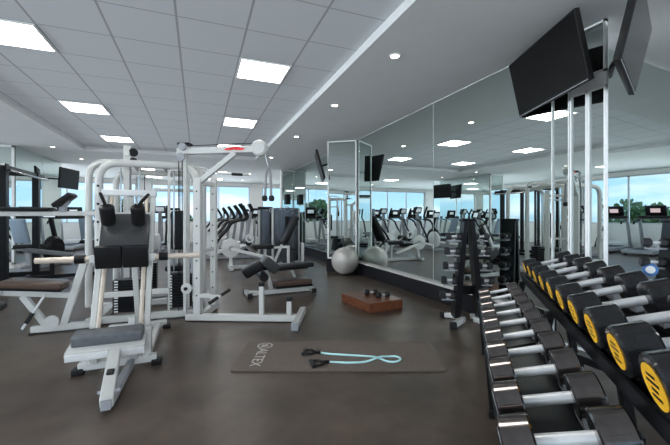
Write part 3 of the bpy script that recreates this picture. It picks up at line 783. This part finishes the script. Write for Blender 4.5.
# black rack at left
def black_rack():
    o = thing('black_power_rack', 'tall black rack with two posts and an overhead grip bar at left', 'rack', (-3.1, 8.3, 0))
    K = M['black']
    for y in (-.65, .65): MB().beam((0, y, .02), (0, y, 2.12), .11).build('post', K, o)
    for y in (-.65, .65): MB().beam((-.9, y, .02), (-.9, y, 2.12), .09).build('rear_post', K, o)
    b = MB(); b.beam((-.95, -.65, .05), (.25, -.65, .05), .09); b.beam((-.95, .65, .05), (.25, .65, .05), .09); b.beam((-.9, -.65, .05), (-.9, .65, .05), .08); b.build('base_frame', K, o)
    for y in (-.65, .65): MB().beam((-.9, y, 2.08), (0, y, 2.08), .08).build('side_bar', K, o)
    MB().beam((.0, -.72, 2.06), (.0, .95, 2.06), .07, .08).build('top_bar', K, o)
    b = MB(); b.tube(fillet([(.06, -.60, 2.02), (.16, -.4, 1.98), (.16, .8, 1.98), (.05, 1.0, 2.04)], .1), .022); b.build('pull_up_bar', M['chrome'], o)
    b = MB()
    for y in (-.9, -.8): b.box((.02, y+.16, 2.10), (.05, .03, .03))
    b.build('bolts', M['silver'], o)
    return o
black_rack()

# ------------------------------------------------------------------ ball, wood box, mat, band
ball = tag(MB().lathe([(0, -.287)] + [(.287*math.cos(a), .287*math.sin(a)) for a in [R(-90+6*k) for k in range(1, 30)]] + [(0, .287)], (0, 0, 0), (0, 0, 1), 40).build('exercise_ball', M['ball'], loc=(2.885, 6.79, .287)), 'pearl grey exercise ball on the floor by the angled mirror', 'exercise ball')
bxr = R(7)
bx = thing('wooden_step_box', 'low reddish wooden step box with two small dumbbells on it', 'step box', (2.215, 4.30, 0), bxr)
MB().box((0, 0, .112), (.53, .71, .016), None, .003, 1).build('top_board', M['wood'], bx)
for s in (-1, 1):
    MB().box((0, s*.345, .052), (.52, .02, .104), None, .002, 1).build('end_board', M['wood'], bx)
    MB().box((s*.255, 0, .052), (.02, .67, .104), None, .002, 1).build('side_board', M['wood'], bx)

def hex_dumbbell(label, L=.20, r=.042, cat_group=None, loc=(0,0,0), rz=0.0):
    o = thing('hex_dumbbell', label, 'dumbbell', loc, rz, cat_group)
    MB().cyl((-L/2+.05, 0, 0), (L/2-.05, 0, 0), .014, 10).build('handle', M['silver'], o)
    for s in (-1, 1):
        MB().lathe([(0, -.032), (r*.8, -.032), (r, -.022), (r, .022), (r*.8, .032), (0, .032)], (s*(L/2-.035), 0, 0), (1, 0, 0), 6).build('weight_head', M['hex'], o)
    return o
hd = hex_dumbbell('small dumbbell at the back of the wooden step box', .19, .038, 'dumbbells on the wooden box', (2.26, 4.38, .12+.0335), R(-12))
h2 = dup(hd, (2.33, 4.17, .12+.0335), R(-5), 'small dumbbell at the front of the wooden step box')

def text_mesh(s, size, name, m, parent, loc, rot):
    cu = bpy.data.curves.new(name, 'FONT'); cu.body = s; cu.size = size; cu.align_x = 'LEFT'; cu.align_y = 'CENTER'; cu.extrude = .0004
    to = bpy.data.objects.new(name, cu); C.objects.link(to)
    dg = bpy.context.evaluated_depsgraph_get(); me = bpy.data.meshes.new_from_object(to.evaluated_get(dg))
    bpy.data.objects.remove(to)
    me.materials.clear(); me.materials.append(m)
    o = bpy.data.objects.new(name, me); C.objects.link(o); o.parent = parent; o.location = loc; o.rotation_euler = rot
    return o
mt = thing('exercise_mat', 'taupe exercise mat with white lettering lying on the foreground floor', 'exercise mat', (1.128, 2.815, 0), R(-21.4))
poly = []
for sx, sy, a0 in ((1, 1, 0), (-1, 1, 90), (-1, -1, 180), (1, -1, 270)):
    for k in range(6):
        a = R(a0 + 18*k); poly.append((sx*(.845-.03) + .03*math.cos(a), sy*(.31-.03) + .03*math.sin(a)))
MB().prism(poly, .014, (0, 0, .008)).build('mat_sheet', M['mat_foam'], mt)
text_mesh('ALTEX', .125, 'mat_lettering', M['print'], mt, (-.67, .125, .0158), (0, 0, R(-90)))
b = MB()
for k, (r0, r1) in enumerate([(.058, .070)]):
    for i in range(28):
        a, c = 2*PI*i/28, 2*PI*(i+1)/28
        b.quad((r0*math.cos(a), r0*math.sin(a), 0), (r1*math.cos(a), r1*math.sin(a), 0), (r1*math.cos(c), r1*math.sin(c), 0), (r0*math.cos(c), r0*math.sin(c), 0))
for x0, y0, x1, y1 in [(-.035, -.03, .03, .0), (-.03, .02, .035, -.01), (-.03, -.012, .02, .035)]:
    d = Vector((x1-x0, y1-y0, 0)); n = Vector((-d.y, d.x, 0)).normalized()*.008
    A, Bv = Vector((x0, y0, 0)), Vector((x1, y1, 0)); b.quad(A-n, Bv-n, Bv+n, A+n)
b.build('mat_emblem', M['print'], mt, smooth=False, loc=(-.67, .20, .0160))

# resistance band lying on the mat (points on the mat surface)
SY, CY = math.sin(YAW), math.cos(YAW)
def floor_pt(px, py, z):
    u = (px-335)/F_PX; v = (217.4-py)/F_PX; t = (z-CAM_H)/v
    return Vector((t*(SY+CY*u), t*(CY-SY*u), z))
zb = .022
bp = [(317, 352), (330, 353.8), (352, 355.2), (373, 356.7), (380, 358.6), (388, 361.4), (396, 361.6), (400.6, 359), (396, 356.4), (388, 356.4), (379, 358.6), (366, 361.6), (348, 362.6), (335, 362), (325, 361.8)]
pts = [floor_pt(x, y, zb) for x, y in bp]; pts[4].z += 0; pts[10].z += .013
org = Vector((pts[0].x, pts[0].y, 0.015))
rb = thing('resistance_band', 'aqua tube resistance band with two black handles on the mat', 'resistance band', org)
MB().tube([p-org for p in smooth_path(pts)], .0085, 8).build('tube', M['band'], rb)
for (hx, hy, ex, ey) in ((317, 352, 303.5, 351.5), (325.5, 361.8, 311.5, 363.5)):
    A, E2 = floor_pt(hx, hy, .03)-org, floor_pt(ex, ey, .03)-org
    d = (E2-A).normalized(); n = Vector((-d.y, d.x, 0)); Ln = (E2-A).length
    b = MB(); b.tube([A, A+d*Ln*.4+n*.045, A+d*Ln*.95+n*.05], .009, 8); b.tube([A, A+d*Ln*.4-n*.045, A+d*Ln*.95-n*.05], .009, 8)
    b.cyl(A-d*.03, A+d*.02, .013, 10); h = b.build('handle_strap', M['black'], rb)
    MB().cyl(A+d*Ln*.95-n*.058, A+d*Ln*.95+n*.058, .015, 12).build('handle_grip', M['rubber'], h)

# ------------------------------------------------------------------ dumbbell rack
RD = Vector((.667, .745, 0)).normalized(); RN = Vector((RD.y, -RD.x, 0)); rz = math.atan2(RD.y, RD.x); nz_ = math.atan2(RN.y, RN.x)
S0, N0 = 2.10, .43
rc = RD*S0 + RN*N0
rack = thing('dumbbell_rack', 'long black two-tier dumbbell rack running diagonally through the right foreground', 'dumbbell rack', (rc.x, rc.y, 0), rz)
ZL, ZU, TILT = .58, .85, R(16)
NL, NU = .26, .595
K = M['black']
def sl(i): return 1.138 + i*.233
def su(i): return 1.04 + i*.2322
def kl(i): return 1.12 - .36*i/9
def ku(i): return 1.18 - .36*i/9
HR = .066
tm = Matrix.Rotation(-TILT, 3, 'X'); te = Euler((-TILT, 0, 0))
for nm, n0, zt, ff in (('lower', NL, ZL, sl), ('upper', NU, ZU, su)):
    c0 = Vector((0, -(n0-N0), zt))
    for dy in (-.125, .125):
        p = c0 + tm @ Vector((0, dy, -.115)); MB().box(p, (2.62, .05, .04), te, .004).build('tier_rail', K, rack)
    b = MB(); b.box(c0 + tm @ Vector((0, 0, -.142)), (2.62, .36, .012), te); b.box(c0 + tm @ Vector((0, .18, -.115)), (2.62, .012, .075), te); b.build('tier_tray', K, rack)
    for i in range(10):
        k = (kl if nm[0] == 'l' else ku)(i); rr = HR*k; lx = (.90-.06*i/9) if nm[0] == 'l' else (1.0-.10*i/9)
        for dy in (-1, 1):
            b = MB(); p = c0 + Vector((ff(i)-S0, 0, 0)) + tm @ Vector((0, dy*.106*lx, 0))
            b.prism([(-rr*.95, -.097), (rr*.95, -.097), (rr*1.02, -rr*.50), (rr*.90, -rr*.52), (rr*.60, -rr*1.06), (-rr*.60, -rr*1.06), (-rr*.90, -rr*.52), (-rr*1.02, -rr*.50)], .035, p, tm @ Matrix.Rotation(PI/2, 3, 'X'))
            b.build('saddle', M['saddle'], rack)
for x in (-1.22, 0.2, 1.22):
    b = MB(); b.beam((x, .30, .03), (x, -.45, .03), .07, .05); b.beam((x, .27, .03), (x, .30, .40), .06, .05); b.beam((x, .32, .385), (x, .01, .475), .05, .04); b.beam((x, -.02, .655), (x, -.33, .745), .05, .04); b.beam((x, -.40, .03), (x, -.30, .74), .06, .05); b.beam((x, .02, .47), (x, -.02, .66), .05, .05); b.beam((x, .02, .47), (x, -.36, .36), .04); b.build('end_frame', K, rack)

def pro_dumbbell(label, headm, group, loc, emblem=True):
    """axis along local x, 0.37 m long at scale 1"""
    o = thing('dumbbell', label, 'dumbbell', loc, 0, group)
    o.rotation_euler = (0, -TILT, nz_)
    MB().cyl((-.10, 0, 0), (.10, 0, 0), .0175, 14).build('handle', M['silver'], o)
    for s in (-1, 1):
        hd = MB().lathe([(0, -.05), (.048, -.05), (.061, -.049), (HR, -.043), (HR, .043), (.061, .049), (.05, .05), (0, .05)], (0, 0, 0), (1, 0, 0), 28).build('weight_head', headm, o, loc=(s*.132, 0, 0))
        if emblem:
            e = MB().lathe([(0, 0), (.046, 0), (.046, .002), (0, .002)], (s*.0505, 0, 0), (s, 0, 0), 24).build('emblem', M['yellow'], hd)
            mk = MB()
            for zz, wd in ((.022, .034), (.008, .05), (-.008, .026), (-.022, .04)): mk.box((s*.0528, 0, zz), (.001, wd, .006))
            mk.build('emblem_marks', M['black'], hd, smooth=False)
        else:
            MB().lathe([(0, 0), (.040, 0), (.040, .003), (0, .003)], (s*.0505, 0, 0), (s, 0, 0), 20).build('end_cap', M['greyplastic'], hd)
    return o
low0 = up0 = None
for i in range(10):
    p = RD*sl(i) + RN*NL; lab = 'shiny dumbbell in the lower row of the rack, %s from the front' % ORD[i]
    if low0 is None:
        low0 = pro_dumbbell(lab, M['head'], 'dumbbells in the lower row of the rack', (p.x, p.y, ZL), False); o = low0
    else: o = dup(low0, (p.x, p.y, ZL), (0, -TILT, nz_), lab)
    o.scale = (.90-.06*i/9, kl(i), kl(i))
for i in range(10):
    p = RD*su(i) + RN*NU; lab = 'black dumbbell with yellow emblem in the upper row, %s from the front' % ORD[i]
    if up0 is None:
        up0 = pro_dumbbell(lab, M['headb'], 'dumbbells in the upper row of the rack', (p.x, p.y, ZU)); o = up0
    else: o = dup(up0, (p.x, p.y, ZU), (0, -TILT, nz_), lab)
    o.scale = (1.0*(1.0-.10*i/9), ku(i), ku(i))

# ------------------------------------------------------------------ dumbbell trees
LV = [.30, .47, .64, .81, .98]
def dumbbell_tree(label, loc, rot):
    o = thing('dumbbell_tree', label, 'dumbbell tree', loc, rot)
    for s in (-1, 1):
        b = MB(); m3 = Matrix(((1, 0, 0), (0, 0, 1), (0, 1, 0)))
        b.prism([(s*.10, .05), (s*.17, .05), (s*.055, 1.17), (s*.015, 1.17)], .16, (0, 0, 0), m3)
        b.build('side_panel', K, o)
    MB().box((0, 0, 1.17), (.15, .18, .03), None, .006).build('top_cap', K, o)
    MB().box((0, .05, .35), (.20, .02, .10)).build('cross_plate', K, o)
    for z in LV:
        for s in (-1, 1):
            x0 = .155 - .115*(z-.05)/1.1
            b = MB(); b.box((s*(x0+.08), 0, z-.052), (.17, .06, .014)); b.box((s*(x0+.10), 0, z-.04), (.02, .08, .02)); b.build('cradle', M['greyplastic'], o)
    for s in (-1, 1):
        MB().beam((s*.06, -.05, .035), (s*.24, -.30, .035), .06).build('leg', M['white'], o)
        MB().beam((s*.06, .05, .035), (s*.23, .13, .035), .06).build('leg', M['white'], o)
        for y in (-.31, .135): MB().box((s*.245, y, .035), (.065, .065, .07), None, .006).build('rubber_foot', M['rubber'], o)
    return o
def place_tree(label, loc, rot, where, src=None):
    dumbbell_tree(label, loc, rot); m = Matrix.Rotation(rot, 3, 'Z'); first = src
    names = ['lowest', 'second lowest', 'middle', 'second highest', 'top']
    for j, z in enumerate(LV):
        for s in (-1, 1):
            p = m @ Vector((s*(.155 - .115*(z-.05)/1.1 + .095), 0, z)) + Vector(loc); sc = 1.25 - .07*j
            lab = 'dumbbell on %s level of the %s, %s side' % (names[j], where, 'left' if s < 0 else 'right')
            if first is None: first = o = hex_dumbbell(lab, .20, .04, 'dumbbells on the dumbbell trees', p, rot)
            else: o = dup(first, p, rot + R(6*s), lab)
            o.scale = (.95, sc, sc)
    return first
f0 = place_tree('black upright dumbbell tree on white legs by the mirror', (2.91, 3.22, 0), R(-25), 'tree by the mirror')
place_tree('black upright dumbbell tree at the right edge behind the rack', (3.85, 1.74, 0), R(-35), 'tree at the right edge', f0)
# blue disc leaning on right hand tree
md = thing('medicine_ball', 'small round blue and white ball on the tree at the right edge', 'medicine ball', (3.688, 1.85, .742))
MB().lathe([(0, -.055), (.03, -.05), (.055, -.02), (.055, .02), (.03, .05), (0, .055)], (0, 0, 0), (-.85, -.5, .1), 20).build('ball_shell', M['blue'], md)
MB().lathe([(0, .055), (.02, .056), (.033, .051)], (0, 0, 0), (-.85, -.5, .1), 20).build('white_face', M['mark'], md)

# small speaker on far pilaster
sp = thing('wall_speaker', 'small black speaker on the far pilaster above the towers', 'speaker', (3.0, 12.36, 1.85))
MB().box((0, -.08, 0), (.16, .14, .36), None, .01).build('cabinet', K, sp)
MB().box((0, -.152, 0), (.13, .004, .32)).build('grille', M['rubber'], sp, smooth=False)

# ------------------------------------------------------------------ outdoors
gr = tag(MB().box((3, 6.5, -6.1), (500, 500, .2)).build('lawn', M['ground'], smooth=False), 'green ground far outside beyond the windows', 'ground')
gr['kind'] = 'structure'
def tree(label, x, y, z0, h, wd, n, seed):
    rnd = random.Random(seed)
    o = thing('tree', label, 'tree', (x, y, z0), 0, 'trees outside the windows')
    MB().tube([(0, 0, 0), (.1, 0, h*.35), (0, .1, h*.6)], [.3, .22, .12], 8).build('trunk', M['bark'], o)
    b = MB()
    cl = [(rnd.uniform(-.6, .6)*wd, rnd.uniform(-.6, .6)*wd, rnd.uniform(.5, .92)*h, rnd.uniform(.25, .5)*wd) for _ in range(9)]
    for k in range(n):
        cx, cy, cz, cr = rnd.choice(cl); d = Vector((rnd.gauss(0, 1), rnd.gauss(0, 1), rnd.gauss(0, 1))).normalized()*cr*rnd.uniform(.75, 1.05)
        c = Vector((cx, cy, cz)) + d; s = rnd.uniform(.25, .5)
        q = Euler((rnd.uniform(0, 6), rnd.uniform(0, 6), rnd.uniform(0, 6))).to_matrix()
        b.quad(*[c + q @ Vector(v)*s for v in ((-1, -.5, 0), (0, -.6, 0), (1, 0, .1), (0, .6, 0), (-1, .5, 0))])
    b.build('foliage', M['leaf'], o, smooth=False)
for i, a in enumerate([(-7.0, 44, -6, 9.6, 2.6, 1400, 1, 'leafy tree outside the back window behind the white gym'), (-1.5, 52, -6, 7.6, 3.0, 900, 2, 'low tree outside the back window left of the white column'),
                       (8.5, 70, -6, 6.9, 3.2, 900, 3, 'low tree outside the back window behind the towers'), (-20, 55, -6, 7.6, 3.5, 900, 4, 'distant tree outside the far left window'),
                       (63, -17.3, -6, 8.6, 4.0, 1200, 5, 'tree outside the right hand windows, reflected in the mirror'), (67, -25.5, -6, 7.9, 4.0, 1000, 6, 'second tree outside the right hand windows, reflected in the mirror')]):
    tree(a[7], *a[:7])

# ------------------------------------------------------------------ world: sky with clouds
w = bpy.data.worlds.new('sky'); scene.world = w; w.use_nodes = True
N, L = w.node_tree.nodes, w.node_tree.links
bg = N['Background']
tc = N.new('ShaderNodeTexCoord'); sx = N.new('ShaderNodeSeparateXYZ'); L.new(tc.outputs['Generated'], sx.inputs[0])
gr_ = N.new('ShaderNodeValToRGB'); e = gr_.color_ramp.elements
e[0].position = 0.0; e[0].color = (0.42, 0.60, 0.74, 1); e[1].position = 0.55; e[1].color = (0.22, 0.42, 0.72, 1)
k = gr_.color_ramp.elements.new(0.03); k.color = (0.46, 0.70, 0.90, 1)
k = gr_.color_ramp.elements.new(0.16); k.color = (0.34, 0.61, 0.92, 1)
L.new(sx.outputs['Z'], gr_.inputs['Fac'])
mp = N.new('ShaderNodeMapping'); mp.inputs['Scale'].default_value = (3.0, 3.0, 11.0); L.new(tc.outputs['Generated'], mp.inputs[0])
nz = N.new('ShaderNodeTexNoise'); nz.inputs['Scale'].default_value = 1.6; nz.inputs['Detail'].default_value = 6; L.new(mp.outputs[0], nz.inputs['Vector'])
cr = N.new('ShaderNodeValToRGB'); cr.color_ramp.elements[0].position = 0.50; cr.color_ramp.elements[1].position = 0.74
L.new(nz.outputs['Fac'], cr.inputs['Fac'])
mx = N.new('ShaderNodeMix'); mx.data_type = 'RGBA'; L.new(cr.outputs[0], mx.inputs[0]); L.new(gr_.outputs[0], mx.inputs[6]); mx.inputs[7].default_value = (0.86, 0.91, 0.95, 1)
L.new(mx.outputs[2], bg.inputs['Color']); bg.inputs['Strength'].default_value = 1.25

# lamps for daylight at the window openings, plus added fill lamps facing up
def area(name, loc, rot, sx_, sy_, power, col=(0.88, 0.94, 1.0)):
    l = bpy.data.lights.new(name, 'AREA'); l.shape = 'RECTANGLE'; l.size = sx_; l.size_y = sy_; l.energy = power; l.color = col
    o = bpy.data.objects.new(name, l); C.objects.link(o); o.location = loc; o.rotation_euler = rot
    return o

for nm, loc, rot, sx_, sy_, pw in [('daylight_left', (XL-.5, 6.5, 1.85), (0, R(-90), 0), 1.8, 22, 520),
                                   ('daylight_back', (-2.2, YB+.5, 1.85), (R(-90), 0, 0), 12.5, 1.8, 420),
                                   ('daylight_front', (3.4, YN-.5, 1.85), (R(90), 0, 0), 22, 1.8, 260),  # fill lamp outside the added windows behind the camera
                                   ('daylight_right', (XR+.5, -1.4, 1.85), (0, R(90), 0), 1.8, 6.5, 190),
                                   ('floor_bounce', (-2.2, 6.0, .012), (PI, 0, 0), 10, 19, 150),  # unseen lamp just above the floor, added to brighten the ceiling
                                   ('floor_bounce_right', (8.5, -1.4, .012), (PI, 0, 0), 11, 6, 55)]:  # same added upward lamp for the right hand room
    lo = area(nm, loc, rot, sx_, sy_, pw); lo.visible_glossy = False
    if nm[0] == 'd': lo.data.spread = R(85)
scene.view_settings.view_transform = 'Standard'
scene.view_settings.look = 'None'
scene.view_settings.exposure = 0.36
scene.view_settings.gamma = 0.90
scene.cycles.use_denoising = True
scene.cycles.max_bounces = 14; scene.cycles.diffuse_bounces = 6; scene.cycles.glossy_bounces = 8; scene.cycles.transparent_max_bounces = 16
scene.cycles.sample_clamp_indirect = 6.0
